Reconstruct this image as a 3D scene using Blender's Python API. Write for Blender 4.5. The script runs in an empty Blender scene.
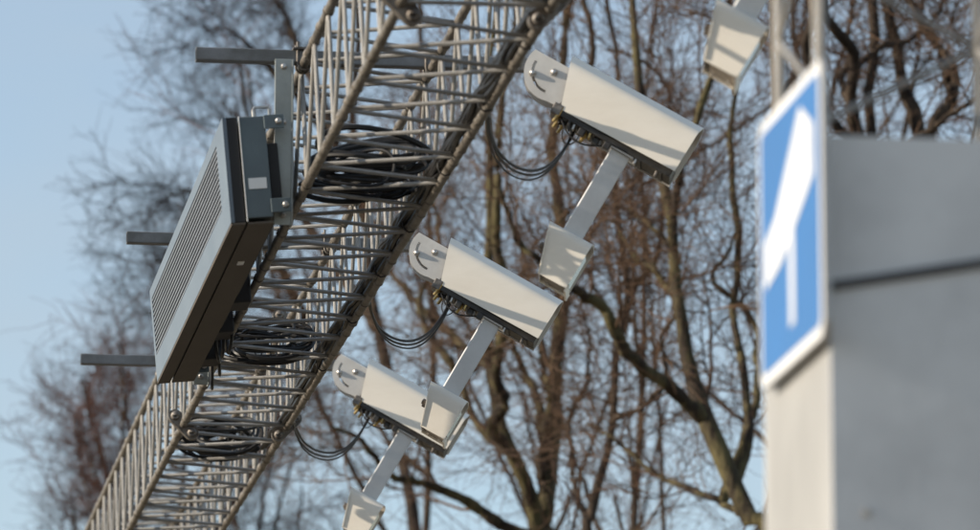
import bpy, bmesh, math, random
import numpy as np
from mathutils import Vector, Matrix

# ------------------------------------------------------------------ camera, sky, sun
SC = bpy.context.scene
COL = SC.collection
EYE = 1.6                       # camera height above the ground
PITCH = 0.19665                 # looking up
PSI = 0.14011                   # the gantry beam runs 8 degrees left of the view
FPX, CX, CY = 5444.0, 490.0, 265.0

cam_d = bpy.data.cameras.new('camera')
cam = bpy.data.objects.new('camera', cam_d)
COL.objects.link(cam)
cam.location = (0, 0, EYE)
cam.rotation_euler = (math.pi / 2 + PITCH, 0, 0)
cam_d.sensor_width = 36
cam_d.lens = 36 * FPX / 980
cam_d.clip_start = 0.1
cam_d.clip_end = 5000
cam_d.dof.use_dof = True
cam_d.dof.focus_distance = 19.0
cam_d.dof.aperture_fstop = 4.7
SC.camera = cam

SUN_EL, SUN_AZ = math.radians(21), math.radians(0.5)
sl = Vector((-math.cos(SUN_EL) * math.cos(SUN_AZ), -math.cos(SUN_EL) * math.sin(SUN_AZ), math.sin(SUN_EL)))
to_sun = Matrix.Rotation(PSI, 3, 'Z') @ sl
sun_d = bpy.data.lights.new('sun', 'SUN')
sun_d.energy = 3.8
sun_d.angle = math.radians(0.5)
sun_d.color = (1.0, 0.88, 0.72)
sun = bpy.data.objects.new('sun', sun_d)
COL.objects.link(sun)
sun.location = (-20, 0, 30)
sun.rotation_euler = to_sun.to_track_quat('Z', 'Y').to_euler()

wd = bpy.data.worlds.new('World')
SC.world = wd
wd.use_nodes = True
wn, wl = wd.node_tree.nodes, wd.node_tree.links
bg = wn['Background']
sky = wn.new('ShaderNodeTexSky')
sky.sky_type = 'NISHITA'
sky.sun_disc = False
sky.sun_elevation = SUN_EL
sky.sun_rotation = math.atan2(to_sun.x, to_sun.y)
sky.air_density = 1.0
sky.dust_density = 0.5
sky.ozone_density = 1.3
# thin high cloud over the whole sky
tc = wn.new('ShaderNodeTexCoord')
mp = wn.new('ShaderNodeMapping'); mp.inputs['Scale'].default_value = (5, 5, 16)
mp.inputs['Rotation'].default_value = (0.0, 0.35, 0.0)
nz = wn.new('ShaderNodeTexNoise'); nz.inputs['Scale'].default_value = 2.2; nz.inputs['Detail'].default_value = 5
nz.inputs['Roughness'].default_value = 0.5
mr = wn.new('ShaderNodeMapRange')
mr.inputs[1].default_value = 0.35; mr.inputs[2].default_value = 0.75
mr.inputs[3].default_value = 0.34; mr.inputs[4].default_value = 0.62
mx = wn.new('ShaderNodeMix'); mx.data_type = 'RGBA'
mx.inputs['B'].default_value = (2.75, 3.15, 3.5, 1)
wl.new(tc.outputs['Generated'], mp.inputs[0]); wl.new(mp.outputs[0], nz.inputs['Vector'])
wl.new(nz.outputs['Fac'], mr.inputs[0]); wl.new(mr.outputs[0], mx.inputs['Factor'])
wl.new(sky.outputs[0], mx.inputs['A']); wl.new(mx.outputs['Result'], bg.inputs['Color'])
bg.inputs['Strength'].default_value = 0.10

SC.view_settings.view_transform = 'Standard'
SC.view_settings.look = 'None'
SC.view_settings.exposure = 0.93
SC.view_settings.gamma = 1.0
SC.view_settings.use_curve_mapping = False

random.seed(7)
RNG = np.random.default_rng(11)

# ------------------------------------------------------------------ materials
def mat(name, col, rough=0.6, metal=0.0, var=0.25, scale=8.0, col2=None, bump=0.0, bscale=60.0, streak=None, spec=0.5, lo=0.35, hi=0.65):
    m = bpy.data.materials.new(name); m.use_nodes = True
    n, l = m.node_tree.nodes, m.node_tree.links
    p = n['Principled BSDF']
    p.inputs['Roughness'].default_value = rough; p.inputs['Metallic'].default_value = metal
    p.inputs['Specular IOR Level'].default_value = spec
    t = n.new('ShaderNodeTexCoord')
    mpn = n.new('ShaderNodeMapping'); l.new(t.outputs['Object'], mpn.inputs[0])
    if streak: mpn.inputs['Scale'].default_value = streak
    oi = n.new('ShaderNodeObjectInfo')
    vm = n.new('ShaderNodeVectorMath'); vm.operation = 'SCALE'; vm.inputs['Scale'].default_value = 37.0
    cx_ = n.new('ShaderNodeCombineXYZ')
    for i in range(3): l.new(oi.outputs['Random'], cx_.inputs[i])
    l.new(cx_.outputs[0], vm.inputs[0])
    ad = n.new('ShaderNodeVectorMath'); l.new(mpn.outputs[0], ad.inputs[0]); l.new(vm.outputs[0], ad.inputs[1])
    ns = n.new('ShaderNodeTexNoise'); ns.inputs['Scale'].default_value = scale; ns.inputs['Detail'].default_value = 6
    ns.inputs['Roughness'].default_value = 0.62
    l.new(ad.outputs[0], ns.inputs['Vector'])
    r = n.new('ShaderNodeValToRGB')
    if col2 is None: col2 = tuple(c * (1 - var) for c in col)
    r.color_ramp.elements[0].position = lo; r.color_ramp.elements[1].position = hi
    r.color_ramp.elements[0].color = (*col2, 1); r.color_ramp.elements[1].color = (*col, 1)
    l.new(ns.outputs['Fac'], r.inputs[0]); l.new(r.outputs[0], p.inputs['Base Color'])
    rr = n.new('ShaderNodeMapRange'); rr.inputs[3].default_value = max(0.05, rough - 0.12); rr.inputs[4].default_value = min(1, rough + 0.12)
    l.new(ns.outputs['Fac'], rr.inputs[0]); l.new(rr.outputs[0], p.inputs['Roughness'])
    if bump:
        nb = n.new('ShaderNodeTexNoise'); nb.inputs['Scale'].default_value = bscale; nb.inputs['Detail'].default_value = 3
        l.new(ad.outputs[0], nb.inputs['Vector'])
        b = n.new('ShaderNodeBump'); b.inputs['Strength'].default_value = bump; b.inputs['Distance'].default_value = 0.012 if 'bark' in name else 0.004
        l.new(nb.outputs['Fac'], b.inputs['Height']); l.new(b.outputs[0], p.inputs['Normal'])
    return m

M = {}
M['truss'] = mat('weathered_galvanised_tube', (0.20, 0.182, 0.158), 0.5, 0.2, col2=(0.075, 0.062, 0.048), scale=14, bump=0.3, bscale=160)
M['strut'] = mat('weathered_galvanised_rod', (0.42, 0.405, 0.38), 0.48, 0.2, col2=(0.085, 0.08, 0.072), scale=12, bump=0.25, bscale=160)
M['arm'] = mat('galvanised_channel', (0.19, 0.195, 0.205), 0.55, 0.3, col2=(0.11, 0.11, 0.108), scale=9, bump=0.3, bscale=220)
M['plate'] = mat('painted_mounting_plate', (0.33, 0.36, 0.355), 0.5, 0.1, col2=(0.25, 0.27, 0.26), scale=10, bump=0.15, bscale=150)
M['white'] = mat('cream_white_enamel', (0.80, 0.75, 0.665), 0.36, 0.0, col2=(0.75, 0.695, 0.605), scale=5, bump=0.03, bscale=90, streak=(1, 1, 2.5))
M['bracket'] = mat('light_grey_enamel', (0.62, 0.60, 0.57), 0.45, 0.0, col2=(0.54, 0.52, 0.49), scale=16, bump=0.06, bscale=120)
M['bar'] = mat('grey_painted_bar', (0.66, 0.665, 0.665), 0.5, 0.0, col2=(0.57, 0.573, 0.57), scale=9, bump=0.06, bscale=120)
M['inner'] = mat('dark_housing', (0.05, 0.047, 0.043), 0.5, 0.2, col2=(0.025, 0.022, 0.02), scale=25, bump=0.2, bscale=200)
M['belly'] = mat('brown_underside', (0.30, 0.26, 0.22), 0.6, 0.0, col2=(0.18, 0.15, 0.12), scale=20)  # mottled brown for the lamp body and its bottom plate
M['glass'] = mat('dark_lens_glass', (0.015, 0.017, 0.02), 0.08, 0.0, var=0.2)
M['cable'] = mat('black_cable', (0.013, 0.012, 0.012), 0.5, 0.0, col2=(0.008, 0.008, 0.008), scale=30, spec=0.35)
M['brass'] = mat('brass_gland', (0.55, 0.40, 0.16), 0.35, 0.85, col2=(0.33, 0.22, 0.09), scale=60)
M['steel'] = mat('stainless_bolt', (0.55, 0.54, 0.52), 0.32, 0.85, col2=(0.35, 0.32, 0.29), scale=50)
M['rust'] = mat('stained_steel', (0.23, 0.21, 0.19), 0.5, 0.5, col2=(0.085, 0.07, 0.058), scale=35)
M['panel'] = mat('grey_panel_paint', (0.118, 0.15, 0.187), 0.5, 0.0, col2=(0.098, 0.125, 0.157), scale=5, bump=0.06, bscale=120)
M['panel_side'] = mat('blue_grey_panel_paint', (0.105, 0.138, 0.155), 0.5, 0.0, col2=(0.082, 0.108, 0.122), scale=6, bump=0.06, bscale=120)
M['panel_belly'] = mat('bounce_tinted_panel_paint', (0.095, 0.078, 0.06), 0.7, 0.0, col2=(0.06, 0.046, 0.034), scale=6, streak=(1, 0.3, 1))  # underside shade and brown ground bounce put into the panel colour
M['black'] = mat('matt_black', (0.016, 0.016, 0.018), 0.7, 0.0, var=0.4)
M['louvre'] = mat('louvre_grey', (0.17, 0.185, 0.21), 0.5, 0.0, var=0.2)
M['sticker'] = mat('white_sticker', (0.75, 0.75, 0.74), 0.5, 0.0, var=0.06)
M['blue'] = mat('sign_blue_film', (0.022, 0.125, 0.34), 0.4, 0.0, col2=(0.019, 0.108, 0.30), scale=3)
M['swhite'] = mat('sign_white_film', (0.64, 0.64, 0.64), 0.4, 0.0, col2=(0.58, 0.58, 0.58), scale=6)
M['sback'] = mat('sign_aluminium', (0.45, 0.45, 0.45), 0.45, 0.5, var=0.2)
M['clad'] = mat('grey_sheet_cladding', (0.66, 0.67, 0.685), 0.55, 0.0, col2=(0.52, 0.527, 0.54), scale=3.5, bump=0.1, bscale=60)  # same cladding as the sides, colour lightened to lift the shaded front
M['clad_side'] = mat('sun_dimmed_side_sheet', (0.32, 0.32, 0.315), 0.6, 0.0, col2=(0.245, 0.243, 0.237), scale=5, bump=0.08, bscale=60, streak=(1, 1, .3))  # same cladding, colour darkened to hold back the sun on this side
M['strap'] = mat('grey_strap', (0.09, 0.09, 0.095), 0.6, 0.0)
M['tower'] = mat('galvanised_tower_tube', (0.46, 0.44, 0.39), 0.5, 0.2, col2=(0.32, 0.30, 0.26), scale=10)
M['bark'] = mat('greenish_bark', (0.10, 0.085, 0.042), 0.9, 0.0, col2=(0.032, 0.024, 0.018), scale=9, streak=(1, 1, 0.3), bump=1.0, bscale=40, spec=0.2, lo=.42, hi=.60)
M['bark2'] = mat('brown_bark', (0.07, 0.052, 0.038), 0.9, 0.0, col2=(0.026, 0.019, 0.015), scale=9, streak=(1, 1, 0.3), bump=1.0, bscale=40, spec=0.2, lo=.42, hi=.60)
M['twig'] = mat('brown_twigs', (0.14, 0.088, 0.055), 0.85, 0.0, col2=(0.05, 0.031, 0.023), scale=1.5, spec=0.2)
M['twig_red'] = mat('reddish_twigs', (0.115, 0.06, 0.047), 0.85, 0.0, col2=(0.048, 0.028, 0.024), scale=1.2, spec=0.2)
M['twig_grey'] = mat('grey_twigs', (0.035, 0.029, 0.028), 0.85, 0.0, col2=(0.02, 0.016, 0.016), scale=1.2, spec=0.2)
M['ground'] = mat('dry_winter_verge', (0.22, 0.165, 0.095), 0.95, 0.0, col2=(0.14, 0.11, 0.06), scale=0.6, bump=0.6, bscale=6, spec=0.2)
M['asphalt'] = mat('asphalt', (0.065, 0.063, 0.06), 0.85, 0.0, col2=(0.045, 0.044, 0.043), scale=2.0, bump=0.4, bscale=120)
M['kerb'] = mat('kerb_concrete', (0.38, 0.36, 0.33), 0.8, 0.0, var=0.3, scale=6, bump=0.3)
M['paint'] = mat('road_paint', (0.72, 0.71, 0.68), 0.7, 0.0, var=0.25, scale=9)

# ------------------------------------------------------------------ helpers
class MB:
    def __init__(self): self.v = []; self.f = []
    def add(self, vs, fs):
        o = len(self.v); self.v += [tuple(v) for v in vs]; self.f += [tuple(i + o for i in f) for f in fs]; return self
    def box(self, c, d, R=None):
        vs = [Vector((sx * d[0] / 2, sy * d[1] / 2, sz * d[2] / 2)) for sx in (-1, 1) for sy in (-1, 1) for sz in (-1, 1)]
        if R is not None: vs = [R @ v for v in vs]
        c = Vector(c)
        return self.add([v + c for v in vs], [(0, 1, 3, 2), (4, 6, 7, 5), (0, 4, 5, 1), (2, 3, 7, 6), (0, 2, 6, 4), (1, 5, 7, 3)])
    def tube(self, pts, r, n=8, caps=True):
        pts = [Vector(p) for p in pts]; k = len(pts)
        rs = r if hasattr(r, '__len__') else [r] * k
        vs = []; fs = []; ref = None
        for i, p in enumerate(pts):
            t = (pts[min(i + 1, k - 1)] - pts[max(i - 1, 0)])
            t = t.normalized() if t.length > 1e-9 else Vector((0, 0, 1))
            if ref is None:
                ref = Vector((0, 0, 1)) if abs(t.z) < 0.9 else Vector((1, 0, 0))
            a = (ref - t * ref.dot(t)).normalized(); ref = a; b = t.cross(a)
            for j in range(n):
                q = 2 * math.pi * j / n
                vs.append(p + (a * math.cos(q) + b * math.sin(q)) * rs[i])
        for i in range(k - 1):
            for j in range(n):
                j2 = (j + 1) % n
                fs.append((i * n + j, i * n + j2, (i + 1) * n + j2, (i + 1) * n + j))
        if caps:
            fs.append(tuple(reversed(range(n)))); fs.append(tuple(range((k - 1) * n, k * n)))
        return self.add(vs, fs)
    def extrude(self, poly, f0, f1):
        """poly: list of 2D points; f0/f1 map a 2D point to 3D for the two caps."""
        n = len(poly)
        vs = [f0(*p) for p in poly] + [f1(*p) for p in poly]
        fs = [tuple(range(n)), tuple(reversed(range(n, 2 * n)))]
        fs += [((i + 1) % n, i, i + n, (i + 1) % n + n) for i in range(n)]
        return self.add(vs, fs)
    def mesh(self, name, bevel=0.0, smooth=False, seg=2, fix=True):
        me = bpy.data.meshes.new(name); me.from_pydata(self.v, [], self.f)
        bm = bmesh.new(); bm.from_mesh(me)
        if fix: bmesh.ops.recalc_face_normals(bm, faces=bm.faces)
        if bevel:
            es = [e for e in bm.edges if len(e.link_faces) == 2 and e.calc_face_angle(0) > 0.6]
            bmesh.ops.bevel(bm, geom=es, offset=bevel, segments=seg, affect='EDGES', profile=0.5, clamp_overlap=True)
        if smooth:
            for f in bm.faces: f.smooth = True
            for e in bm.edges:
                if len(e.link_faces) == 2 and e.calc_face_angle(0) > 0.7: e.smooth = False
        bm.to_mesh(me); bm.free()
        return me
    def build(self, name, m, parent=None, bevel=0.0, smooth=False, loc=None, kind=None):
        return link(name, self.mesh(name, bevel, smooth), m, parent, loc, kind)

def link(name, me, m, parent=None, loc=None, kind=None):
    if m is not None and not me.materials: me.materials.append(M[m])
    o = bpy.data.objects.new(name, me); COL.objects.link(o)
    if parent is not None: o.parent = parent
    if loc is not None: o.location = loc
    if kind: o['kind'] = kind
    return o

def tag(o, label, cat, group=None):
    o['label'] = label; o['category'] = cat
    if group: o['group'] = group
    return o

ROTL = Matrix.Rotation(PSI, 4, 'Z')
def W(u, s, z):                       # gantry frame (z above the eye) -> world
    return Vector((u * math.cos(PSI) - s * math.sin(PSI), u * math.sin(PSI) + s * math.cos(PSI), z + EYE))

def thing(name, label, cat, usz, group=None, rot=True):
    o = bpy.data.objects.new(name, None); COL.objects.link(o)
    o.empty_display_size = 0.1
    o.location = W(*usz); o.rotation_euler = (0, 0, PSI if rot else 0)
    return tag(o, label, cat, group)

def copy_tree(o, parent=None):
    c = o.copy(); COL.objects.link(c)
    if parent is not None: c.parent = parent
    for ch in list(o.children): copy_tree(ch, c)
    return c

def plate(outline, holes, y0, y1):
    """flat plate in the xz plane between y0 and y1 with real holes"""
    bm = bmesh.new(); edges = []
    for loop in [outline] + holes:
        vs = [bm.verts.new((x, y0, z)) for x, z in loop]
        edges += [bm.edges.new((vs[i], vs[(i + 1) % len(vs)])) for i in range(len(vs))]
    r = bmesh.ops.triangle_fill(bm, use_beauty=True, use_dissolve=False, edges=edges)
    fs = [g for g in r['geom'] if isinstance(g, bmesh.types.BMFace)]
    e = bmesh.ops.extrude_face_region(bm, geom=fs)
    bmesh.ops.translate(bm, vec=(0, y1 - y0, 0), verts=[g for g in e['geom'] if isinstance(g, bmesh.types.BMVert)])
    bmesh.ops.recalc_face_normals(bm, faces=bm.faces)
    me = bpy.data.meshes.new('plate'); bm.to_mesh(me); bm.free()
    return me

def smooth_path(pts, n=24):
    P = [Vector(p) for p in pts]; P = [2 * P[0] - P[1]] + P + [2 * P[-1] - P[-2]]
    out = []; k = len(P) - 3
    for i in range(n + 1):
        t = i / n * k; j = min(int(t), k - 1); t -= j
        a, b, c, d = P[j:j + 4]
        out.append(0.5 * ((2 * b) + (c - a) * t + (2 * a - 5 * b + 4 * c - d) * t * t + (3 * b - a - 3 * c + d) * t ** 3))
    return out

def pix(px, py, Y):                   # direction of a pixel, carried to distance Y (world)
    d = ((px - CX) / FPX, (CY - py) / FPX)
    w = Vector((d[0], math.cos(PITCH) - d[1] * math.sin(PITCH), math.sin(PITCH) + d[1] * math.cos(PITCH)))
    return w * (Y / w.y) + Vector((0, 0, EYE))

# ------------------------------------------------------------------ ground and road
G = -EYE
g = MB().add([(-1500, -600, 0), (1500, -600, 0), (1500, 2500, 0), (-1500, 2500, 0)], [(0, 1, 2, 3)]).build('ground', 'ground'); g['kind'] = 'structure'
def strip(name, u0, u1, s0, s1, z, m, kind='structure', top=0.0):
    b = MB()
    if top: 
        b.extrude([(u0, s0), (u1, s0), (u1, s1), (u0, s1)], lambda u, s: W(u, s, G + z), lambda u, s: W(u, s, G + z + top))
    else:
        b.add([W(u0, s0, G + z), W(u1, s0, G + z), W(u1, s1, G + z), W(u0, s1, G + z)], [(0, 1, 2, 3)])
    o = b.build(name, m)
    if kind: o['kind'] = kind
    return o
strip('road', -300, 300, 11.0, 25.6, 0.004, 'asphalt')
for s_ in (10.85, 25.6):
    strip('kerb', -300, 300, s_, s_ + 0.15, 0.002, 'kerb', top=0.13)
for s_ in (11.35, 18.2, 25.1):
    strip('road_edge_line', -300, 300, s_, s_ + 0.12, 0.008, 'paint')
mk = MB()
for s_ in (14.8, 21.7):
    for k in range(-14, 15):
        mk.add([W(k * 9, s_, G + .008), W(k * 9 + 3, s_, G + .008), W(k * 9 + 3, s_ + .12, G + .008), W(k * 9, s_ + .12, G + .008)], [(0, 1, 2, 3)])
mk.build('road_lane_dashes', 'paint')['kind'] = 'structure'

# ------------------------------------------------------------------ lattice gantry beam
U0, BW, Z0, BH = 1.7223, 0.401, 3.5, 0.407
SEC, NB = 6.77, 18
PT = SEC / NB
CHORDS = {'B': (0, 0), 'D': (BW, 0), 'A': (0, BH), 'C': (BW, BH)}
rod = MB().tube([(0, 0, 0), (0, 0, 1)], 1.0, 8).mesh('strut', smooth=True)
rod.materials.append(M['strut'])
chord_me = MB()
N_ = 36
chord_me.tube([(0, SEC * i / N_, 0) for i in range(N_ + 1)], 0.0145, 12)
chord_me = chord_me.mesh('chord', smooth=True); chord_me.materials.append(M['truss'])

def place_rod(name, a, b, r, parent, me=rod):
    a, b = Vector(a), Vector(b); d = b - a
    o = bpy.data.objects.new(name, me); COL.objects.link(o); o.parent = parent
    q = d.to_track_quat('Z', 'Y').to_matrix().to_4x4()
    o.matrix_local = Matrix.Translation(a) @ q @ Matrix.Diagonal((r, r, d.length, 1))
    return o

def flange_mesh():
    """lug plate with two cap bolts, plane across the beam direction"""
    b = MB()
    pl = [(math.cos(t) * .026 - .046, math.sin(t) * .026) for t in np.linspace(math.pi / 2, 3 * math.pi / 2, 9)] + \
         [(math.cos(t) * .026 + .046, math.sin(t) * .026) for t in np.linspace(-math.pi / 2, math.pi / 2, 9)]
    b.extrude(pl, lambda x, z: (x, -.007, z), lambda x, z: (x, .007, z))
    return b.mesh('coupling_plate')
fl_me = flange_mesh(); fl_me.materials.append(M['rust'])
bolt_b = MB().tube([(0, -.03, 0), (0, -.03, 0), (0, -.022, 0), (0, .022, 0), (0, .03, 0)], [.006, .013, .0185, .0185, .012], 10)
bolt_me = bolt_b.mesh('coupling_bolt', smooth=True); bolt_me.materials.append(M['rust'])
weld_me = MB().tube([(0, -.014, 0), (0, -.008, 0), (0, .008, 0), (0, .014, 0)], [.0148, .0185, .0185, .0148], 10).mesh('weld', smooth=True)
weld_me.materials.append(M['truss'])

def section(s0, label):
    t = thing('gantry_truss_section', label, 'lattice truss', (U0, s0, Z0), 'lattice truss sections of the gantry beam')
    for k, (cu, cz) in CHORDS.items():
        c = link('chord', chord_me, None, t, (cu, 0, cz))
        for e, sg in ((0.0, 1), (SEC, -1)):
            y = e + sg * 0.009
            p = link('coupling_plate', fl_me, None, t, (cu, y, cz))
            ang = (math.radians(45) if k in 'BC' else math.radians(-45))
            p.rotation_euler = (0, ang, 0)
            if e == 0.0:
                for sx in (-1, 1):
                    bo = link('bolt', bolt_me, None, t, (cu + sx * .046 * math.cos(ang), 0.0, cz - sx * .046 * math.sin(ang)))
    faces = (('B', 'D', 0.25), ('A', 'C', 0.75), ('B', 'A', 0.0), ('D', 'C', 0.5))
    for c0, c1, ph in faces:
        p0, p1 = CHORDS[c0], CHORDS[c1]
        rr = 0.0068
        for i in range(NB):
            ya = (i + 0.25 * (ph != 0.0) + 0.12) * PT
            yb = ya + PT / 2; yc = ya + PT
            j = lambda: random.uniform(-.006, .006)
            yc = min(yc, SEC - .02)
            o = place_rod('strut', (p0[0], ya + j() + .006, p0[1]), (p1[0], yb + j() - .006, p1[1]), rr, t)
            o = place_rod('strut', (p1[0], yb + j() + .006, p1[1]), (p0[0], yc + j() - .006, p0[1]), rr, t)
    wb = MB()
    for k, (cu, cz) in CHORDS.items():
        for i in range(NB * 2):
            y = (i * .5 + .12) * PT + random.uniform(-.01, .01)
            r = random.uniform(.0165, .0195); h = random.uniform(.010, .018)
            wb.tube([(cu, y - h, cz), (cu, y - h * .4, cz), (cu, y + h * .4, cz), (cu, y + h, cz)], [.0142, r, r * .98, .0142], 8, caps=False)
    wb.build('weld_beads', 'truss', t, smooth=True, kind='stuff')
    return t
S1 = 13.92
section(S1, 'lattice truss section of weathered steel tubes carrying the grey display panel')
section(S1 + SEC, 'lattice truss section past the bolted couplings, running away beyond the display panel')
section(S1 - SEC, 'lattice truss section resting on the lattice tower that holds the blue sign')

# ------------------------------------------------------------------ end towers
def tower(u, s, w, d, label, first):
    t = thing('lattice_tower', label, 'tower', (u, s, G))
    H = Z0 - G - 0.06
    base = MB().box((w / 2, d / 2, .15), (w + .5, d + .5, .3)).build('concrete_footing', 'kerb', t, bevel=.015)
    for cu in (0, w):
        for cs in (0, d):
            place_rod('upright', (cu, cs, .3), (cu, cs, H), 0.012, t)
    for (a, b) in (((0, 0), (0, d)), ((w, 0), (w, d)), ((0, d), (w, d))):
        z = .384; i = 0
        step = PT / 2
        while z + step < H:
            p, q = (a, b) if i % 2 == 0 else (b, a)  # one zigzag per face
            place_rod('brace', (p[0], p[1], z), (q[0], q[1], z + step), 0.0068, t)
            z += step; i += 1
    MB().box((w / 2 - .05, d / 2, H + .02), (w + .45, d + .2, .04)).build('head_plate', 'tower', t, bevel=.004)
    return t
T0 = tower(1.885, 9.19, 0.373, 0.37, 'lattice gantry tower of tan steel tubes rising above the blue sign', True)
T1_ = tower(1.78, 27.0, 0.285, 0.30, 'lattice gantry tower at the far verge under the truss end', False)

# grey sheet casing round the tower foot
cz_top = 2.056
case = thing('tower_casing', 'tall grey sheet metal casing wrapped around the lattice tower behind the blue sign', 'casing', (1.858, 9.0, G))
CWd, CD, CH = 0.43, 0.60, cz_top - G
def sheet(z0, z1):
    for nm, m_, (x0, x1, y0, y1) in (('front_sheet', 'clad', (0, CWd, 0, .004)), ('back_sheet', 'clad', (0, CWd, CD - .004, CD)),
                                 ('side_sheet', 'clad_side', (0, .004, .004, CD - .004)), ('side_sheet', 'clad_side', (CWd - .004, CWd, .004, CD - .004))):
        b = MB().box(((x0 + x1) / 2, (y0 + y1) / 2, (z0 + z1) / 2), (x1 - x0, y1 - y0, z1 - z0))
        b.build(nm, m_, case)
zs = [0.05, 0.85, 1.7, 2.55, CH]
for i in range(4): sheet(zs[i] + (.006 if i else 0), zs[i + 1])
MB().box((CWd / 2, CD / 2, CH - .02), (CWd - .02, CD - .02, .004)).build('casing_lid', 'clad', case)
# strap that closes the upper joint, climbing slightly along the front
b = MB()
b.add([(-.003, -.006, CH - .276), (CWd, -.006, CH - .199), (CWd, -.006, CH - .181), (-.003, -.006, CH - .258),
       (-.003, .0, CH - .276), (CWd, .0, CH - .199), (CWd, .0, CH - .181), (-.003, .0, CH - .258)],
      [(0, 1, 2, 3), (4, 7, 6, 5), (0, 4, 5, 1), (3, 2, 6, 7), (0, 3, 7, 4), (1, 5, 6, 2)])
b.build('strap', 'strap', case)
for x in (.06, .34):
    for z in (.3, 1.0, 1.5, 2.1, 2.6, 3.0):
        MB().tube([(x, .001, z), (x, -.004, z), (x, -.006, z)], [.008, .008, .004], 8).build('rivet', 'steel', case)

# ------------------------------------------------------------------ blue camera sign on the casing
SGN = thing('camera_sign', 'blue sign with white border and white camera pictogram fixed to the grey casing', 'sign', (1.834, 8.93, 1.692))
SW, SH = 0.57, 0.487
def rrect(a0, a1, b0, b1, r, n=6):
    out = []
    for cxx, czz, q0 in ((a1 - r, b1 - r, 0), (a0 + r, b1 - r, 90), (a0 + r, b0 + r, 180), (a1 - r, b0 + r, 270)):
        for k in range(n + 1):
            q = math.radians(q0 + 90 * k / n); out.append((cxx + r * math.cos(q), czz + r * math.sin(q)))
    return out
def sign_layer(name, poly, x0, x1, m):
    return MB().extrude(poly, lambda a, z: (x0, a, z), lambda a, z: (x1, a, z)).build(name, m, SGN)
sign_layer('sign_panel', rrect(0, SW, 0, SH, .03), 0, .012, 'sback')
sign_layer('border', rrect(.001, SW - .001, .001, SH - .001, .029), -.0012, -.0002, 'swhite')
sign_layer('blue_field', rrect(.022, SW - .022, .022, SH - .022, .02), -.0024, -.0014, 'blue')
def sp(a, bb): return ((1 - a) * SW, (1 - bb) * SH)     # a runs from the far edge, b downward
sign_layer('camera_pictogram', [sp(*q) for q in ((.69, .10), (.88, .21), (.88, .39), (.36, .60), (.11, .645), (.11, .47), (.29, .41))], -.0036, -.0026, 'swhite')
sign_layer('post_pictogram', [sp(*q) for q in ((.50, .51), (.57, .48), (.57, .86), (.50, .87))], -.0034, -.0026, 'swhite')
for z in (.12, .38):
    MB().box((.0185, SW / 2, z), (.011, SW * .8, .03)).build('mounting_rail', 'sback', SGN)

# ------------------------------------------------------------------ cross arms
ARMS = [13.50, 16.36, 19.22, 21.70]
ARM_Z = 3.930
arm_poly = rrect(-.021, .021, -.021, .021, .004, 2)
inner_poly = rrect(-.017, .017, -.017, .017, .003, 2)
def arm_mesh(L):
    b = MB(); n = len(arm_poly)
    vs = []
    for x in (0, L):
        vs += [(x, y, z) for y, z in arm_poly] + [(x, y, z) for y, z in inner_poly]
    fs = []
    for i in range(n):
        j = (i + 1) % n
        fs += [(i, j, 2 * n + j, 2 * n + i), (n + j, n + i, 3 * n + i, 3 * n + j), (i, n + i, n + j, j), (2 * n + i, 2 * n + j, 3 * n + j, 3 * n + i)]
    return b.add(vs, fs).mesh('arm')
AL = 1.065
arm_me = arm_mesh(AL)
arm_labels = ['square galvanised cross arm on the gantry, first from the blue sign tower',
              'square galvanised cross arm over the display panel end that has the white label',
              'square galvanised cross arm at the display panel end away from the white label',
              'square galvanised cross arm past the truss couplings, farthest from the blue sign']
for s_, lb in zip(ARMS, arm_labels):
    t = thing('cross_arm', lb, 'cross arm', (1.388, s_, ARM_Z), 'cross arms on the gantry truss')
    link('tube', arm_me, 'arm', t)
    for cu in (U0 - 1.388, U0 + BW - 1.388):          # U-bolts round the upper chords
        pts = [(cu + math.cos(q) * .02, 0, -.023 + math.sin(q) * .02) for q in np.linspace(math.pi, 2 * math.pi, 9)]
        pts = [(cu - .02, 0, .045)] + pts + [(cu + .02, 0, .045)]
        for off in (-.026, .026):
            MB().tube([(p[0], off, p[2]) for p in pts], .004, 6).build('u_bolt', 'rust', t)
        MB().box((cu, 0, .024), (.07, .075, .005)).build('clamp_plate', 'rust', t)

# ------------------------------------------------------------------ display panel
P0, P1 = 16.28, 19.10
VMS = thing('display_panel', 'long grey louvred display panel hung along the side of the truss', 'display panel', (1.495, P0, 3.385))
PL = P1 - P0; PHT = 0.33
tilt = math.atan2(0.031, 0.328)
RT = Matrix.Rotation(-tilt, 4, 'Y')          # top leans outwards
def vbuild(b, name, m, bevel=0.0, parent=VMS):
    b.v = [tuple(RT @ Vector(v)) for v in b.v]
    return b.build(name, m, parent, bevel)
# door frame with an open grille field (x = depth, y = along, z = up)
gy0, gy1, gz0, gz1 = 0.23, PL - 0.06, 0.085, 0.292
for nm, (ya, yb, za, zb) in {'frame_rail': (0, PL, 0, gz0), 'frame_rail2': (0, PL, gz1, PHT), 'frame_stile': (0, gy0, gz0, gz1), 'frame_stile2': (gy1, PL, gz0, gz1)}.items():
    vbuild(MB().box((.006, (ya + yb) / 2, (za + zb) / 2), (.012, yb - ya, zb - za)), nm.rstrip('2'), 'panel')
vbuild(MB().box((.0285, PL / 2, PHT / 2), (.033, PL - .002, PHT - .002)), 'door_core', 'black')
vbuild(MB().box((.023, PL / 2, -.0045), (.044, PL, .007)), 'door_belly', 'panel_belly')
NL = 12
for i in range(NL):
    z = gz0 + (gz1 - gz0) * (i + .5) / NL
    vbuild(MB().box((.006, (gy0 + gy1) / 2, z), (.010, gy1 - gy0, (gz1 - gz0) / NL * .36)), 'louvre', 'louvre')
fb = MB(); NF = 110
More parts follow.
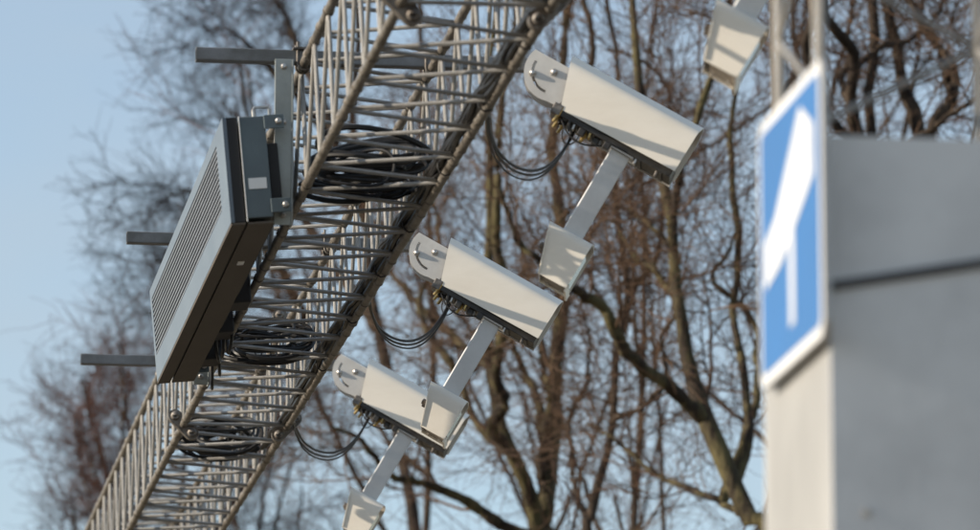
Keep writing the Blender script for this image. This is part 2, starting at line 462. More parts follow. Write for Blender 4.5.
for i in range(NF):
    y = gy0 + (gy1 - gy0) * (i + .5) / NF
    fb.box((.0095, y, (gz0 + gz1) / 2), (.003, .007, gz1 - gz0 - .002))
vbuild(fb, 'fins', 'louvre')['kind'] = 'stuff'
hx0, hx1 = 0.052, 0.132
vbuild(MB().box(((hx0 + hx1) / 2, PL / 2, PHT / 2 + .005), (hx1 - hx0, PL, PHT - .012)), 'housing', 'panel_side', .003)
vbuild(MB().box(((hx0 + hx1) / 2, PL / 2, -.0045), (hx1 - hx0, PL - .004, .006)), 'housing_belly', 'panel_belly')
vbuild(MB().box((hx0 - .001, -.002, PHT / 2), (.003, .006, PHT)), 'edge_trim', 'sticker')
vbuild(MB().box((.15, PL / 2, PHT / 2 - .02), (.034, PL - .05, PHT * .62)), 'rear_cover', 'black', .004)
vbuild(MB().box((.092, -.0015, .118), (.056, .003, .034)), 'rating_label', 'sticker')
vbuild(MB().box((.088, .62, -.0095), (.02, .05, .003)), 'vent_patch', 'sticker')
for yy, nm in ((-.004, 0), (PL + .004, 1)):
    for z in (.045, PHT - .022):
        vbuild(MB().box((.158, yy, z), (.062, .006, .044)), 'hanger_tab', 'panel_side', .002)
        vbuild(MB().tube([(.172, yy - .004, z), (.172, yy - .010, z), (.172, yy - .013, z)], [.011, .010, .006], 8), 'bolt', 'steel')
hp = [(.10, .02, PHT), (.10, .02, PHT + .022), (.104, .02, PHT + .03), (.146, .02, PHT + .03), (.15, .02, PHT + .022), (.15, .02, PHT)]
vbuild(MB().tube(hp, .005, 6), 'lifting_handle', 'steel')
for y, dz in ((1.55, 0), (2.15, .01), (2.62, .0)):
    vbuild(MB().box((.175, y, .07 + dz), (.07, .16, .10)), 'junction_box', 'black', .006)

# hanger plates from the cross arms down to the lower chord
for s_, lb in ((ARMS[1], 'grey vertical angle plate with bolts at the labelled end of the display panel'),
               (ARMS[2], 'grey vertical angle plate behind the unlabelled end of the display panel')):
    t = thing('hanger_plate', lb, 'bracket', (1.628, s_ - .032, 3.393), 'hanger plates of the display panel')
    MB().box((.029, 0, .262), (.052, .006, .524)).build('web', 'plate', t, bevel=.0015)
    MB().box((.0585, .018, .262), (.006, .044, .524)).build('flange', 'plate', t, bevel=.0015)
    for z in (.03, .325, .50):
        MB().tube([(.03, -.003, z), (.03, -.009, z), (.03, -.012, z)], [.010, .009, .005], 8).build('bolt', 'steel', t)

# ------------------------------------------------------------------ traffic cameras and illuminators
TILT = math.radians(30.2)
ce, se = math.cos(TILT), math.sin(TILT)
def EN(e, n, y):                      # axis / normal of the tilted unit -> unit frame
    return Vector((e * ce + n * se, y, -e * se + n * ce))

def hood_mesh(e_rt, e_ft, e_rb, e_fb, n_t, n_b, y0, y1, flare=0.0, arch=0.022, th=0.0025, lean=0.0):
    """inverted U sunshield: slanted rear edge, gently arched top, real sheet thickness"""
    prof = []                                # (y fraction, n) across the section
    K = 10
    rc = 0.03
    def ring(inset):
        yy0, yy1 = y0 + inset, y1 - inset
        nt = n_t - inset
        pts = [(yy0, n_b), (yy0, (n_b + nt) / 2 - .02)]
        for k in range(5):
            q = math.radians(180 - 90 * k / 4); pts.append((yy0 + rc + rc * math.cos(q), nt - arch - rc + rc * math.sin(q)))
        for k in range(1, 6):
            f = k / 6; pts.append((yy0 + rc + (yy1 - yy0 - 2 * rc) * f, nt - arch + arch * math.sin(math.pi * f)))
        for k in range(5):
            q = math.radians(90 - 90 * k / 4); pts.append((yy1 - rc + rc * math.cos(q), nt - arch - rc + rc * math.sin(q)))
        pts += [(yy1, (n_b + nt) / 2 - .02), (yy1, n_b)]
        return pts
    ro, ri = ring(0), ring(th)
    def pt(y, n, f):
        t = (n - n_b) / (n_t - n_b)
        er = e_rb + (e_rt - e_rb) * t; ef = e_fb + (e_ft - e_fb) * t
        ym = (y0 + y1) / 2
        return EN(er + (ef - er) * f, n, ym + (y - ym) * (1 - flare * (1 - f)) * (1 - lean * 12 * t))
    vs = []; m = len(ro); NS = 6
    for k in range(NS + 1):
        vs += [pt(y, n, k / NS) for y, n in ro] + [pt(y, n, k / NS) for y, n in ri]
    fs = []
    for k in range(NS):
        a, b = k * 2 * m, (k + 1) * 2 * m
        for i in range(m - 1):
            fs.append((a + i, a + i + 1, b + i + 1, b + i))
            fs.append((a + m + i + 1, a + m + i, b + m + i, b + m + i + 1))
        fs.append((a, b, b + m, a + m)); fs.append((a + m - 1, a + 2 * m - 1, b + 2 * m - 1, b + m - 1))
    for k, sg in ((0, 1), (NS, -1)):
        a = k * 2 * m
        for i in range(m - 1): fs.append((a + i, a + m + i, a + m + i + 1, a + i + 1))
    return MB().add(vs, fs).mesh('hood', smooth=True)

RU = Matrix.Rotation(TILT, 3, 'Y')           # axis-aligned box -> tilted unit box
def tbox(b, e0, e1, y0, y1, n0, n1):
    return b.box(EN((e0 + e1) / 2, (n0 + n1) / 2, (y0 + y1) / 2), (e1 - e0, y1 - y0, n1 - n0), RU)

YN, YF = -0.095, 0.065
YAW = math.radians(9)
def make_camera():
    t = thing('traffic_camera', 'x', 'camera', (2.44, ARMS[0], 3.907))
    link('sunshield', hood_mesh(.085, .555, .143, .551, .108, -.069, YN, YF, flare=0.36), 'white', t)
    body = tbox(MB(), .14, .520, YN + .036, YF - .036, -.045, .055).build('housing', 'inner', t, bevel=.006)
    tbox(MB(), .5205, .524, YN + .035, YF - .035, -.03, .05).build('lens_window', 'glass', body)
    # underside channel and cross rails
    ch = MB(); tbox(ch, .150, .543, YN + .030, YF - .010, -.088, -.046); ch.build('base_channel', 'inner', t, bevel=.002)
    far = MB(); tbox(far, .15, .546, YF - .0095, YF - .006, -.093, -.064); far.build('base_rail', 'bracket', t)
    for e in (.165, .255, .43, .505):
        tbox(MB(), e, e + .012, YN + .034, YF - .013, -.092, -.0885).build('cross_rail', 'inner', t)
    # clevis plates with a curved adjusting slot
    pv = (.066, .024)                        # pivot in axis / normal
    R = .094
    arc = [(pv[0] + R * math.cos(math.radians(a)), pv[1] + R * math.sin(math.radians(a))) for a in np.linspace(158, 286, 15)]
    outl = arc + [(pv[0] + .060, pv[1] - .088), (pv[0] + .085, pv[1] - .03), (pv[0] + .085, pv[1] + .036)]
    ra, rb = .071, .062
    slot = [(pv[0] + ra * math.cos(math.radians(a)), pv[1] + ra * math.sin(math.radians(a))) for a in np.linspace(176, 276, 14)] + \
           [(pv[0] + rb * math.cos(math.radians(a)), pv[1] + rb * math.sin(math.radians(a))) for a in np.linspace(276, 176, 14)]
    for y0, y1 in ((-.055, -.050), (.022, .027)):
        me = plate(outl, [slot], y0, y1)
        for v in me.vertices:
            v.co = EN(v.co.x, v.co.z, v.co.y)
        link('clevis_plate', me, 'bracket', t)
    for (e, n, r) in ((pv[0], pv[1], .0085), (pv[0] + .0665 * math.cos(math.radians(212)), pv[1] + .0665 * math.sin(math.radians(212)), .008)):
        MB().tube([EN(e, n, -.055), EN(e, n, -.058), EN(e, n, -.064), EN(e, n, -.067)], [r * 1.5, r * 1.5, r, r * .5], 8).build('bolt', 'steel', t)
    MB().box((.02, -.014, 0.0), (.06, .066, .05)).build('arm_socket', 'bracket', t, bevel=.003)
    # back plate, cable glands and connectors
    gl = [(.150, -.090, -.030), (.166, -.092, .005), (.145, -.080, -.060), (.245, -.094, -.03)]
    for (e, n, y) in gl:
        MB().tube([EN(e, n + .02, y), EN(e, n, y), EN(e, n - .012, y), EN(e, n - .013, y), EN(e - .003, n - .034, y)], [.009, .009, .009, .006, .0055], 8).build('cable_gland', 'brass', t)
    kb = MB(); tbox(kb, .118, .149, YN + .026, YF - .05, -.092, -.056); kb.build('clip_bracket', 'rust', t, bevel=.003)
    for e, y in ((.225, -.07), (.275, -.05), (.315, -.075)):
        tbox(MB(), e, e + .022, y, y + .02, -.112, -.0885).build('connector', 'inner', t, bevel=.003)
    for e, y, m_ in ((.205, -.055, 'steel'), (.262, -.06, 'brass'), (.30, -.045, 'rust'), (.322, -.06, 'steel'), (.425, -.055, 'steel'), (.50, -.05, 'rust')):
        MB().tube([EN(e, -.0885, y), EN(e + .002, -.104, y), EN(e + .006, -.108, y)], [.0055, .0055, .003], 6).build('clamp_screw', m_, t)
    MB().tube(smooth_path([EN(.16, -.095, -.06), EN(.20, -.125, -.07), EN(.25, -.135, -.075), EN(.30, -.115, -.07), EN(.33, -.09, -.05)], 14), .003, 5).build('loop_wire', 'cable', t)
    MB().tube(smooth_path([EN(.17, -.08, -.05), EN(.19, -.14, -.055), EN(.22, -.155, -.06), EN(.235, -.12, -.055), EN(.215, -.085, -.05)], 14), .0022, 5).build('loop_wire', 'cable', t)
    for k, y in enumerate((-.06, -.045)):
        MB().tube([EN(.185 + .01 * k, -.07, y), EN(.19 + .01 * k, -.10, y), EN(.20 + .01 * k, -.118, y)], [.006, .006, .004], 6).build('plug', 'inner', t)
    # mounting bar down to the illuminator
    pb = MB().box((0, 0, 0), (.066, .042, .436), Matrix.Rotation(YAW - math.radians(.5), 3, 'Z'))   # set square to the road, not to the aim
    pb.v = [tuple(EN(.3705 + v[0], -.312 + v[2], -.027 + v[1])) for v in pb.v]
    pb.build('mounting_bar', 'bar', t, bevel=.003)
    tbox(MB(), .325, .416, -.060, .02, -.0935, -.0888).build('bar_flange', 'bracket', t)
    return t

def make_illuminator():
    t = thing('infrared_illuminator', 'x', 'lamp', (2.44, ARMS[0], 3.20))
    dz = 3.907 - 3.20
    def up(me_or_mb):
        if isinstance(me_or_mb, MB): me_or_mb.v = [(v[0], v[1], v[2] + dz) for v in me_or_mb.v]; return me_or_mb
        for v in me_or_mb.vertices: v.co.z += dz
        return me_or_mb
    link('hood', up(hood_mesh(.292, .447, .345, .445, -.388, -.556, YN, YF, flare=0.14, arch=.003)), 'white', t)
    # slanted rear plate
    b = MB()
    p = [EN(.303, -.425, YN + .006), EN(.303, -.425, YF - .006), EN(.3455, -.553, YF - .006), EN(.3455, -.553, YN + .006)]
    q = [v + Vector((.004, 0, 0)) for v in p]
    b.add(p + q, [(0, 1, 2, 3), (7, 6, 5, 4), (0, 4, 5, 1), (1, 5, 6, 2), (2, 6, 7, 3), (3, 7, 4, 0)])
    up(b).build('rear_plate', 'white', t)
    for y, n in ((-.06, -.47), (-.005, -.47)):
        e = .3155
        up(MB().tube([EN(e, n, y), EN(e - .012, n, y), EN(e - .014, n, y)], [.011, .011, .004], 8)).build('cable_gland', 'rust', t)
    bd = tbox(MB(), .350, .4385, YN + .026, YF - .026, -.545, -.430); up(bd).build('lamp_body', 'belly', t, bevel=.003)
    gw = tbox(MB(), .4390, .4425, YN + .026, YF - .026, -.535, -.432); up(gw).build('lamp_window', 'glass', t)
    bp = tbox(MB(), .362, .434, YN + .012, YF - .012, -.550, -.5462); up(bp).build('bottom_plate', 'belly', t)
    lp = tbox(MB(), .4425, .449, YN + .004, YF - .004, -.566, -.545); up(lp).build('front_lip', 'white', t)
    for e, y in ((.375, -.08), (.42, -.08), (.375, .03), (.42, .03)):
        up(MB().tube([EN(e, -.550, y), EN(e, -.556, y)], .005, 6)).build('screw', 'steel', t)
    return t

cam_labels = ['white hooded traffic camera on the gantry arm nearest the blue sign tower',
              'white hooded traffic camera opposite the labelled end of the display panel',
              'white hooded traffic camera opposite the unlabelled end of the display panel',
              'white hooded traffic camera past the truss couplings, farthest from the blue sign']
ill_labels = ['white square lamp hood on the camera bar nearest the blue sign tower',
              'white square lamp hood below the camera opposite the labelled panel end',
              'white square lamp hood below the camera opposite the unlabelled panel end',
              'white square lamp hood below the camera that is farthest from the blue sign']
c0 = make_camera(); i0 = make_illuminator()
for k, s_ in enumerate(ARMS):
    c = c0 if k == 0 else copy_tree(c0)
    i = i0 if k == 0 else copy_tree(i0)
    c.location = W(2.44, s_, 3.907); i.location = W(2.44, s_, 3.20)
    c.rotation_euler.z = i.rotation_euler.z = PSI - YAW + math.radians((0, -.6, .5, -.3)[k])
    tag(c, cam_labels[k], 'camera', 'traffic cameras along the gantry')
    tag(i, ill_labels[k], 'lamp', 'lamp hoods below the traffic cameras')

# ------------------------------------------------------------------ cables
DROOP = [(0.121, -0.03, -0.18), (0.079, -0.118, -0.264), (0.012, -0.246, -0.347), (-0.066, -0.396, -0.401), (-0.151, -0.561, -0.421), (-0.222, -0.74, -0.416), (-0.27, -0.93, -0.399), (-0.304, -1.13, -0.403)]
gaps = ['first from the blue sign tower', 'opposite the labelled panel end', 'opposite the unlabelled panel end', 'farthest from the blue sign']
for k, s_ in enumerate(ARMS):
    t = thing('camera_cable', 'looped black cables from the truss to the camera ' + gaps[k], 'cable', (2.44, s_, 3.6), 'drooping camera cables')
    for n in range(3):
        d = random.uniform(-.018, .018); dd = n * .014
        a = EN(.147, -.105, -.03 - .02 * n); base = Vector((0, 0, 3.6 - 3.907))
        pts = [a] + [Vector((x + d * .5, y + d, z - dd * math.sin(math.pi * i / 7) + d * .3)) for i, (x, y, z) in enumerate(DROOP)] + [Vector((-.335, -1.05, -.385)), Vector((-.34, -.8, -.38))]
        pts = [p - base for p in pts]
        MB().tube(smooth_path(pts, 40), .0048 - .0008 * n, 6).build('cable_strand', 'cable', t)

def coil(s_, n, label, su, ss, sz):
    t = thing('cable_coil', label, 'cable coil', (U0 + BW / 2, s_, Z0), 'cable coils lying inside the truss')
    b = MB()
    for i in range(n):
        cu, cs, czz = random.uniform(-.015, .02), random.uniform(-ss, ss), random.uniform(0.05, .06 + sz)
        ru, rs = random.uniform(.62, 1.0) * su, random.uniform(.03, .10)
        rz, ph = random.uniform(.025, .075) * random.choice((1, 1, 1, -1)), random.uniform(0, 6.28)
        w1, w2 = random.uniform(.004, .014), random.uniform(0, 6.28)
        cu += random.uniform(-1, 1) * (su - ru)
        pts = []
        for j in range(33):
            q = 2 * math.pi * j / 32 * (1 if i % 4 else .8) + ph
            pts.append((cu + ru * math.cos(q), cs + rs * math.sin(q) + w1 * math.sin(3 * q + w2), czz + rz * math.sin(q + .3) + w1 * math.sin(2 * q)))
        b.tube(pts, random.choice((.0055, .007, .009)), 6)
    b.build('windings', 'cable', t, smooth=True)
    for q in range(3):
        x = random.uniform(-.12, .12)
        pts = [(x + .012 * math.cos(a), .03 * math.cos(a * 2) - .02, .06 + .05 * math.sin(a)) for a in np.linspace(0, 2 * math.pi, 14)]
        MB().tube(pts, .0025, 5).build('cable_tie', 'black', t)
coil(16.42, 19, 'thick tangle of coiled black cable inside the truss by the labelled panel end', .19, .24, .09)
coil(19.36, 13, 'flat coil of black cable inside the truss by the unlabelled panel end', .18, .13, .05)
coil(21.42, 11, 'black cable coil inside the truss just past the bolted couplings', .175, .13, .05)

t = thing('cable_run', 'black cable bundle tied along the lower truss chord on the camera side', 'cable', (U0 + BW, 12.2, Z0))
for k in range(8):
    ou, oz = random.uniform(-.035, -.012), random.uniform(.005, .045)
    pts = []; y = 0; e = random.uniform(7.6, 9.4)
    while y < e:
        pts.append((ou + random.uniform(-.007, .007), y, oz + random.uniform(-.009, .009))); y += .19
    MB().tube(smooth_path(pts, len(pts) * 3), random.choice((.006, .0075, .0095)), 6).build('cable_strand', 'cable', t)
for k in range(9):
    y = .4 + k * .83 + random.uniform(-.1, .1)
    pts = [(-.010 + .024 * math.cos(a), y, .010 + .030 * math.sin(a)) for a in np.linspace(0, 2 * math.pi, 12)]
    MB().tube(pts, .0025, 5).build('cable_tie', 'black', t)
t = thing('panel_cable', 'black cables hanging down behind the display panel beside the truss', 'cable', (1.69, 18.6, 3.42))
for k in range(5):
    y = random.uniform(-.5, .5); x = random.uniform(-.03, .01)
    MB().tube(smooth_path([(x, y, .30), (x - .01, y + .03, .18), (x + random.uniform(-.02, .02), y + .08, .03), (x + .01, y + .2, -.03), (x + .02, y + .34, .06)], 18), .006, 6).build('cable_strand', 'cable', t)

# ------------------------------------------------------------------ bare trees
def tube_batch(P, R, n):
    """P (M,N,3), R (M,N) -> verts, quads for M tubes at once"""
    Mn, N, _ = P.shape
    T = np.gradient(P, axis=1); T /= np.linalg.norm(T, axis=2, keepdims=True) + 1e-9
    ref = np.where(np.abs(T[:, :1, 2:3]) < 0.9, np.array([[[0, 0, 1.]]]), np.array([[[1., 0, 0]]]))
    ref = np.broadcast_to(ref, T.shape)
    A = ref - T * (ref * T).sum(2, keepdims=True); A /= np.linalg.norm(A, axis=2, keepdims=True) + 1e-9
    B = np.cross(T, A)
    q = np.arange(n) * 2 * np.pi / n
    V = P[:, :, None, :] + R[:, :, None, None] * (A[:, :, None, :] * np.cos(q)[None, None, :, None] + B[:, :, None, :] * np.sin(q)[None, None, :, None])
    idx = np.arange(Mn * N * n).reshape(Mn, N, n)
    a = idx[:, :-1]; b = np.roll(a, -1, axis=2); d = idx[:, 1:]; c = np.roll(d, -1, axis=2)
    F = np.stack([a, b, c, d], -1).reshape(-1, 4)
    return V.reshape(-1, 3), F

def np_mesh(name, chunks, m, smooth=True):
    V = []; F = []; o = 0
    for v, f in chunks:
        V.append(v); F.append(f + o); o += len(v)
    V = np.concatenate(V); F = np.concatenate(F)
    me = bpy.data.meshes.new(name)
    me.vertices.add(len(V)); me.vertices.foreach_set('co', V.astype(np.float32).ravel())
    me.loops.add(F.size); me.loops.foreach_set('vertex_index', F.astype(np.int32).ravel())
    me.polygons.add(len(F)); me.polygons.foreach_set('loop_start', np.arange(0, F.size, 4, dtype=np.int32))
    me.polygons.foreach_set('loop_total', np.full(len(F), 4, dtype=np.int32))
    me.polygons.foreach_set('use_smooth', np.full(len(F), smooth))
    me.update(calc_edges=True); me.validate()
    me.materials.append(M[m])
    return me

def resample(pts, n):
    pts = np.array(pts, float)
    d = np.r_[0, np.cumsum(np.linalg.norm(np.diff(pts, axis=0), axis=1))]
    # smooth by Catmull-Rom first
    sp_ = np.array([tuple(v) for v in smooth_path([Vector(p) for p in pts], len(pts) * 6)])
    d = np.r_[0, np.cumsum(np.linalg.norm(np.diff(sp_, axis=0), axis=1))]
    q = np.linspace(0, d[-1], n)
    return np.stack([np.interp(q, d, sp_[:, i]) for i in range(3)], 1)

def spawn(P, R, k, tmin, tmax, L, ang, N, up, wob, rfac, rmin, rng):
    Mn, Np, _ = P.shape
    t = (tmin + (tmax - tmin) * (np.arange(k)[None, :] + rng.random((Mn, k))) / k) * (Np - 1)
    i0 = np.clip(t.astype(int), 0, Np - 2); fr = (t - i0)[..., None]
    mi = np.arange(Mn)[:, None]
    p = P[mi, i0] * (1 - fr) + P[mi, i0 + 1] * fr
    T = P[mi, i0 + 1] - P[mi, i0]; T /= np.linalg.norm(T, axis=2, keepdims=True) + 1e-9
    r = (R[mi, i0] * (1 - fr[..., 0]) + R[mi, i0 + 1] * fr[..., 0])
    p = p.reshape(-1, 3); T = T.reshape(-1, 3); r = r.ravel()
    n = len(p)
    rv = rng.normal(size=(n, 3)); S = rv - T * (rv * T).sum(1, keepdims=True); S /= np.linalg.norm(S, axis=1, keepdims=True)
    a = np.radians(ang[0] + (ang[1] - ang[0]) * rng.random(n))[:, None]
    d = T * np.cos(a) + S * np.sin(a)
    tt = (t / (Np - 1)).ravel()
    Ln = L * (0.55 + 0.9 * rng.random(n)) * (1.15 - 0.5 * tt)
    Q = np.zeros((n, N, 3)); Q[:, 0] = p
    st = (Ln / (N - 1))[:, None]
    for j in range(1, N):
        d = d + rng.normal(size=(n, 3)) * wob + np.array([0, 0, up])
        d /= np.linalg.norm(d, axis=1, keepdims=True)
        Q[:, j] = Q[:, j - 1] + d * st
    r0 = np.maximum(r * rfac * (0.7 + 0.5 * rng.random(n)), rmin)
    r0 = np.minimum(r0, r * 0.85 + 0.0005)
    RR = r0[:, None] * np.linspace(1, 0.35, N)[None, :]
    RR = np.maximum(RR, rmin * 0.55)
    return Q, RR

def bare_tree(label, limbs, seed, bark='bark', twig='twig', k=(9, 8, 7), L=(1.6, 0.8, 0.42), N0=64, tmin=0.3, group='bare trees behind the gantry', rtw=0.0023):
    """limbs: list of (points, r0, r1); the first one is the trunk and starts on the ground"""
    rng = np.random.default_rng(seed)
    base = Vector(limbs[0][0][0])
    t = bpy.data.objects.new('bare_tree', None); COL.objects.link(t); t.location = base; t.empty_display_size = .3
    tag(t, label, 'tree', group)
    P0 = np.stack([resample(l[0], N0) for l in limbs]) - np.array(base)
    # small natural wander of the limbs
    wa = np.cumsum(rng.normal(size=P0.shape) * 0.006, axis=1); wa -= wa[:, :1]
    P0 = P0 + wa * np.array([1, 3.0, .4])
    tt0 = np.linspace(0, 1, N0)
    for i in range(1, len(limbs)):           # root every limb on the nearest earlier stem
        prev = P0[:i].reshape(-1, 3)
        dv = prev[np.argmin(((prev - P0[i, 0]) ** 2).sum(1))] - P0[i, 0]
        P0[i] += dv * ((1 - tt0) ** 2)[:, None]
    R0 = np.stack([(l[2] + (l[1] - l[2]) * ((1 - tt0) ** (1.7 if i == 0 else 1.1))) for i, l in enumerate(limbs)])
    nz_ = rng.normal(size=R0.shape)
    nz_ = (nz_ + np.roll(nz_, 1, 1) + np.roll(nz_, -1, 1)) / 1.7
    R0 = R0 * (1 + nz_ * 0.075)
    link('trunk', np_mesh('trunk', [tube_batch(P0[:1], R0[:1], 12)], bark), None, t)
    for i in range(1, len(limbs)):
        link('limb', np_mesh('limb', [tube_batch(P0[i:i + 1], R0[i:i + 1], 10)], bark), None, t)
    big = np.array([True] + [True] * (len(limbs) - 1))
    Q1, R1 = spawn(P0, R0, k[0], tmin, 1.0, L[0], (30, 70), 9, 0.06, 0.12, 0.26, 0.0055, rng)
    Q2, R2 = spawn(Q1, R1, k[1], 0.15, 1.0, L[1], (25, 65), 7, 0.03, 0.20, 0.5, 0.0038, rng)
    Q3, R3 = spawn(Q2, R2, k[2], 0.12, 1.0, L[2], (25, 65), 5, 0.02, 0.22, 0.6, rtw, rng)
    ch = [tube_batch(Q1, R1, 6), tube_batch(Q2, R2, 4), tube_batch(Q3, R3, 3)]
    if len(k) > 3:
        Q4, R4 = spawn(Q3, R3, k[3], 0.2, 1.0, L[2] * .55, (25, 65), 4, 0.02, 0.25, 0.7, rtw * .8, rng)
        ch.append(tube_batch(Q4, R4, 3))
    link('crown', np_mesh('crown', ch, twig), None, t)
    return t

def traced(px, Y, dy=0.0, ground=None, top=None):
    """pixels of a limb seen in the photograph, carried to the tree's distance; dy leans it back"""
    n = len(px)
    pts = [pix(a, b, Y + dy * i / max(1, n - 1)) for i, (a, b) in enumerate(px)]
    if ground is not None:
        p = pts[0]; pts = [Vector((p.x + ground, p.y + .3, 0)), Vector((p.x + ground * .45, p.y + .15, p.z * .5))] + pts
    if top is not None:
        p = pts[-1]; pts += [p + Vector((top[0] * .5, .2, top[1] * .5)), p + Vector((top[0], .3, top[1]))]
    return pts
mm = lambda px, Y: px * Y / FPX        # pixel radius -> metres

Y = 29.0
bare_tree('bare tree with thick leaning mossy trunk next to the blue sign', [
    (traced([(785, 560), (761, 524), (727, 449), (703, 387), (689, 325), (680, 262), (677, 205), (664, 165), (650, 118), (640, 50), (634, -20)], Y, 0.6, ground=.9, top=(-.2, 3.2)), mm(25, Y), mm(1.8, Y)),
    (traced([(708, 396), (665, 362), (633, 340), (602, 300), (580, 287), (556, 276), (520, 240), (500, 190)], Y, -1.2), mm(8.5, Y), mm(2, Y)),
    (traced([(686, 300), (670, 279), (651, 255), (633, 243), (612, 215), (590, 205)], Y, 1.0), mm(4.5, Y), mm(1.6, Y)),
    (traced([(657, 250), (640, 222), (628, 214), (604, 208), (580, 190)], Y + .3, 1.0), mm(3.2, Y), mm(1.4, Y)),
    (traced([(768, 530), (750, 520), (713, 499), (672, 476), (635, 442), (600, 420)], Y, 1.5), mm(5, Y), mm(1.5, Y)),
    (traced([(700, 110), (690, 130), (678, 200)][::-1], Y, -.5, top=(.6, 2.4)), mm(5, Y), mm(1.5, Y)),
    (traced([(772, 530), (776, 440), (768, 360), (750, 318), (722, 300), (706, 285), (716, 262), (726, 235)], Y + .8, .8), mm(6, Y), mm(2, Y)),
    (traced([(745, 480), (757, 430), (752, 360), (742, 300), (745, 240), (735, 160), (740, 80)], Y, 1.4, top=(.2, 2)), mm(5, Y), mm(2, Y)),
], 3, 'bark', 'twig', k=(8, 7, 9), L=(1.0, .6, .36), tmin=.12)

Y = 30.5
bare_tree('bare tree with slender upright stem between the thick mossy trunk and the clustered stems', [
    (traced([(600, 560), (602, 524), (612, 474), (621, 430), (624, 356), (632, 300), (634, 281), (628, 240), (621, 195), (618, 120), (620, 71), (616, 35), (607, 0)], Y, .6, ground=.1, top=(-.3, 2.6)), mm(14, Y), mm(1.6, Y)),
    (traced([(634, 284), (650, 262), (656, 238), (660, 190), (668, 98), (641, 65), (604, 53)], Y, .8), mm(4, Y), mm(1.6, Y)),
    (traced([(604, 515), (585, 470), (575, 420), (590, 370), (585, 300)], Y, 1.2), mm(4, Y), mm(1.6, Y)),
    (traced([(622, 420), (648, 400), (660, 370), (655, 330), (672, 300)], Y, -1.2), mm(3.4, Y), mm(1.4, Y)),
    (traced([(619, 130), (600, 90), (592, 54), (594, 32), (588, 0)], Y, .8, top=(-.4, 1.8)), mm(4.5, Y), mm(1.8, Y)),
], 5, 'bark2', 'twig', k=(8, 7, 9), L=(1.1, .6, .38), tmin=.25)

Y = 31.5
bare_tree('bare tree with a cluster of forking stems behind the camera at the unlabelled panel end', [
    (traced([(534, 600), (532, 545), (526, 500), (511, 465), (496, 438), (490, 394), (482, 360), (478, 300), (484, 226), (484, 147), (478, 90), (490, 20)], Y, .8, ground=.1, top=(.3, 2.6)), mm(21, Y), mm(2, Y)),
    (traced([(536, 530), (530, 480), (512, 440), (500, 425), (515, 400), (506, 370), (520, 300), (512, 240), (520, 180)], Y, -1.0, top=(.2, 1.5)), mm(8, Y), mm(2, Y)),
    (traced([(545, 540), (552, 490), (555, 462), (557, 394), (558, 350), (562, 290), (556, 210), (548, 160), (555, 90)], Y, 1.2, top=(.2, 3)), mm(9, Y), mm(2, Y)),
    (traced([(536, 490), (540, 455), (544, 430), (546, 377), (540, 330), (545, 280)], Y, .5), mm(7, Y), mm(2, Y)),
    (traced([(541, 440), (538, 415), (529, 387), (516, 350), (505, 300), (500, 250)], Y, 1.4), mm(6, Y), mm(2, Y)),
    (traced([(530, 540), (499, 524), (455, 494), (424, 478), (397, 474), (360, 440), (330, 430)], Y, -.8), mm(7, Y), mm(2, Y)),
    (traced([(500, 445), (470, 420), (455, 370), (430, 330), (420, 290), (440, 240), (430, 180)], Y, 1.5), mm(5.5, Y), mm(2, Y)),
    (traced([(488, 380), (450, 345), (410, 300), (380, 240), (372, 170)], Y + .3, 2.0), mm(5, Y), mm(2, Y)),
], 8, 'bark', 'twig', k=(8, 7, 9), L=(1.1, .6, .38), tmin=.2)

Y = 29.6
bare_tree('dense bare tree with dark branching stems above the grey casing', [
    (traced([(900, 400), (890, 260), (868, 170), (862, 125), (858, 82), (865, 37), (862, 0), (868, -60)], Y, .6, ground=.1, top=(.2, 3)), mm(18, Y), mm(3, Y)),
    (traced([(868, 175), (850, 130), (842, 93), (848, 51), (836, 28), (822, 5), (815, -40)], Y, -.6, top=(-.3, 2)), mm(7, Y), mm(2.4, Y)),
    (traced([(898, 300), (930, 180), (919, 127), (902, 74), (897, 34), (887, 0), (880, -60)], Y, 1.0, top=(.1, 2.4)), mm(9, Y), mm(3, Y)),
    (traced([(912, 110), (882, 71), (870, 40), (850, 20), (800, -30)], Y, 1.0), mm(5, Y), mm(2, Y)),
    (traced([(940, 220), (936, 125), (955, 93), (955, 60), (933, 28), (916, 0), (905, -40)], Y, .4, top=(-.2, 2)), mm(6, Y), mm(2.4, Y)),
    (traced([(1010, 130), (972, 79), (955, 57), (930, 20), (905, -10)], Y, .8), mm(6, Y), mm(2.4, Y)),
    (traced([(920, 240), (900, 160), (935, 125), (970, 105), (1000, 80)], Y, -.8), mm(5, Y), mm(2, Y)),
    (traced([(880, 220), (840, 150), (805, 110), (790, 50), (800, 0)], Y, -.4, top=(-.1, 2)), mm(6, Y), mm(2.4, Y)),
    (traced([(862, 70), (885, 40), (915, 30), (945, 5), (960, -30)], Y, .4), mm(4, Y), mm(2, Y)),
], 12, 'bark2', 'twig', k=(8, 7, 9), L=(1.05, .58, .34), tmin=.25)

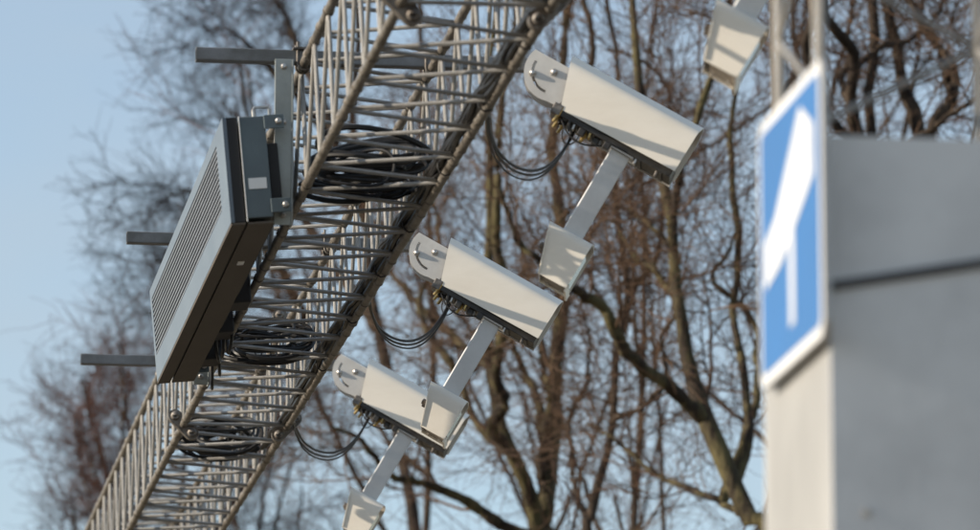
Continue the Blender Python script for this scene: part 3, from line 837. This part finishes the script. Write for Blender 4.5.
def grown(px, Y, H, r, seed, nl=7, spread=2.0, lean=0.0, z0=2.2):
    """an untraced tree standing at a pixel column: trunk plus ascending limbs"""
    rg = random.Random(seed)
    x = (px - CX) / FPX * Y * 1.02
    tr = [Vector((x, Y, 0)), Vector((x + lean * .2, Y + .1, H * .25)), Vector((x + lean * .5 + rg.uniform(-.1, .1), Y, H * .5)), Vector((x + lean * .8 + rg.uniform(-.2, .2), Y + .2, H * .75)), Vector((x + lean, Y, H))]
    out = [(tr, r, .02)]
    for i in range(nl):
        f = (z0 / H) + (0.85 - z0 / H) * (i + rg.random() * .6) / nl
        j = min(int(f * 4), 3); b = tr[j].lerp(tr[j + 1], f * 4 - j)
        a = rg.uniform(0, 6.28); R_ = spread * (1.15 - .6 * f); h = (H - b.z) * rg.uniform(.45, .8)
        d = Vector((math.cos(a), math.sin(a), 0))
        out.append(([b, b + d * R_ * .35 + Vector((0, 0, h * .2)), b + d * R_ * .75 + Vector((rg.uniform(-.2, .2), 0, h * .55)), b + d * R_ + Vector((0, 0, h))], r * .45 * (1.1 - .5 * f), .012))
    return out
GB = 'bare trees behind the gantry'
bare_tree('hazy bare tree with grey twigs behind the upper corner of the display panel', [
    (traced([(420, 560), (410, 470), (395, 380), (380, 290), (372, 200), (360, 110), (365, 30), (355, -60)], 40, .6, ground=.2, top=(-.3, 2.5)), .13, .02),
    (traced([(400, 420), (340, 360), (270, 310), (190, 282), (180, 264), (140, 258)], 40, -1.5), .06, .01),
    (traced([(385, 320), (330, 250), (270, 170), (240, 118), (205, 96)], 40, 1.5), .06, .01),
    (traced([(372, 200), (330, 130), (270, 70), (235, 38), (210, 32)], 40, -1.0), .05, .01),
    (traced([(360, 110), (320, 50), (285, 0), (240, -40)], 40, 1.0), .05, .01),
    (traced([(395, 390), (300, 340), (220, 330), (190, 332), (155, 316)], 40.4, 1.5), .05, .01),
    (traced([(380, 300), (290, 235), (220, 210), (195, 190), (168, 194)], 39.6, -1.5), .05, .01),
], 31, 'bark2', 'twig_grey', k=(10, 8, 8), L=(0.72, .45, .34), tmin=.35, rtw=.0026)
bare_tree('low reddish bare tree beside the lower end of the truss', grown(195, 42, 9.9, .08, 22, 18, 1.15, z0=4.5), 32, 'bark2', 'twig_red', k=(9, 7, 6), L=(.62, .42, .28), tmin=.3, rtw=.0032)
bare_tree('reddish brown bare tree filling the gap between truss and cameras', grown(375, 38, 11.5, .07, 23, 9, 2.2, lean=.3), 33, 'bark2', 'twig_red', k=(3, 4, 5), L=(1.3, .75, .42), tmin=.25, rtw=.0026)
bare_tree('reddish bare tree behind the cluster of forking stems', grown(600, 38, 12.0, .07, 24, 8, 2.2, lean=.2), 34, 'bark2', 'twig_red', k=(3, 4, 5), L=(1.3, .75, .42), tmin=.25, rtw=.0026)
bare_tree('fine twigged reddish bare tree behind the thick mossy trunk', grown(715, 38, 12.0, .07, 25, 9, 2.0, lean=.5), 35, 'bark2', 'twig_red', k=(3, 4, 5), L=(1.3, .75, .42), tmin=.25, rtw=.0026)
bare_tree('bare tree of dark twigs behind the dense stems over the grey casing', grown(880, 35, 12.0, .08, 26, 10, 2.0, lean=-.6), 36, 'bark2', 'twig', k=(5, 5, 5), L=(1.1, .65, .36), tmin=.25, rtw=.0026)
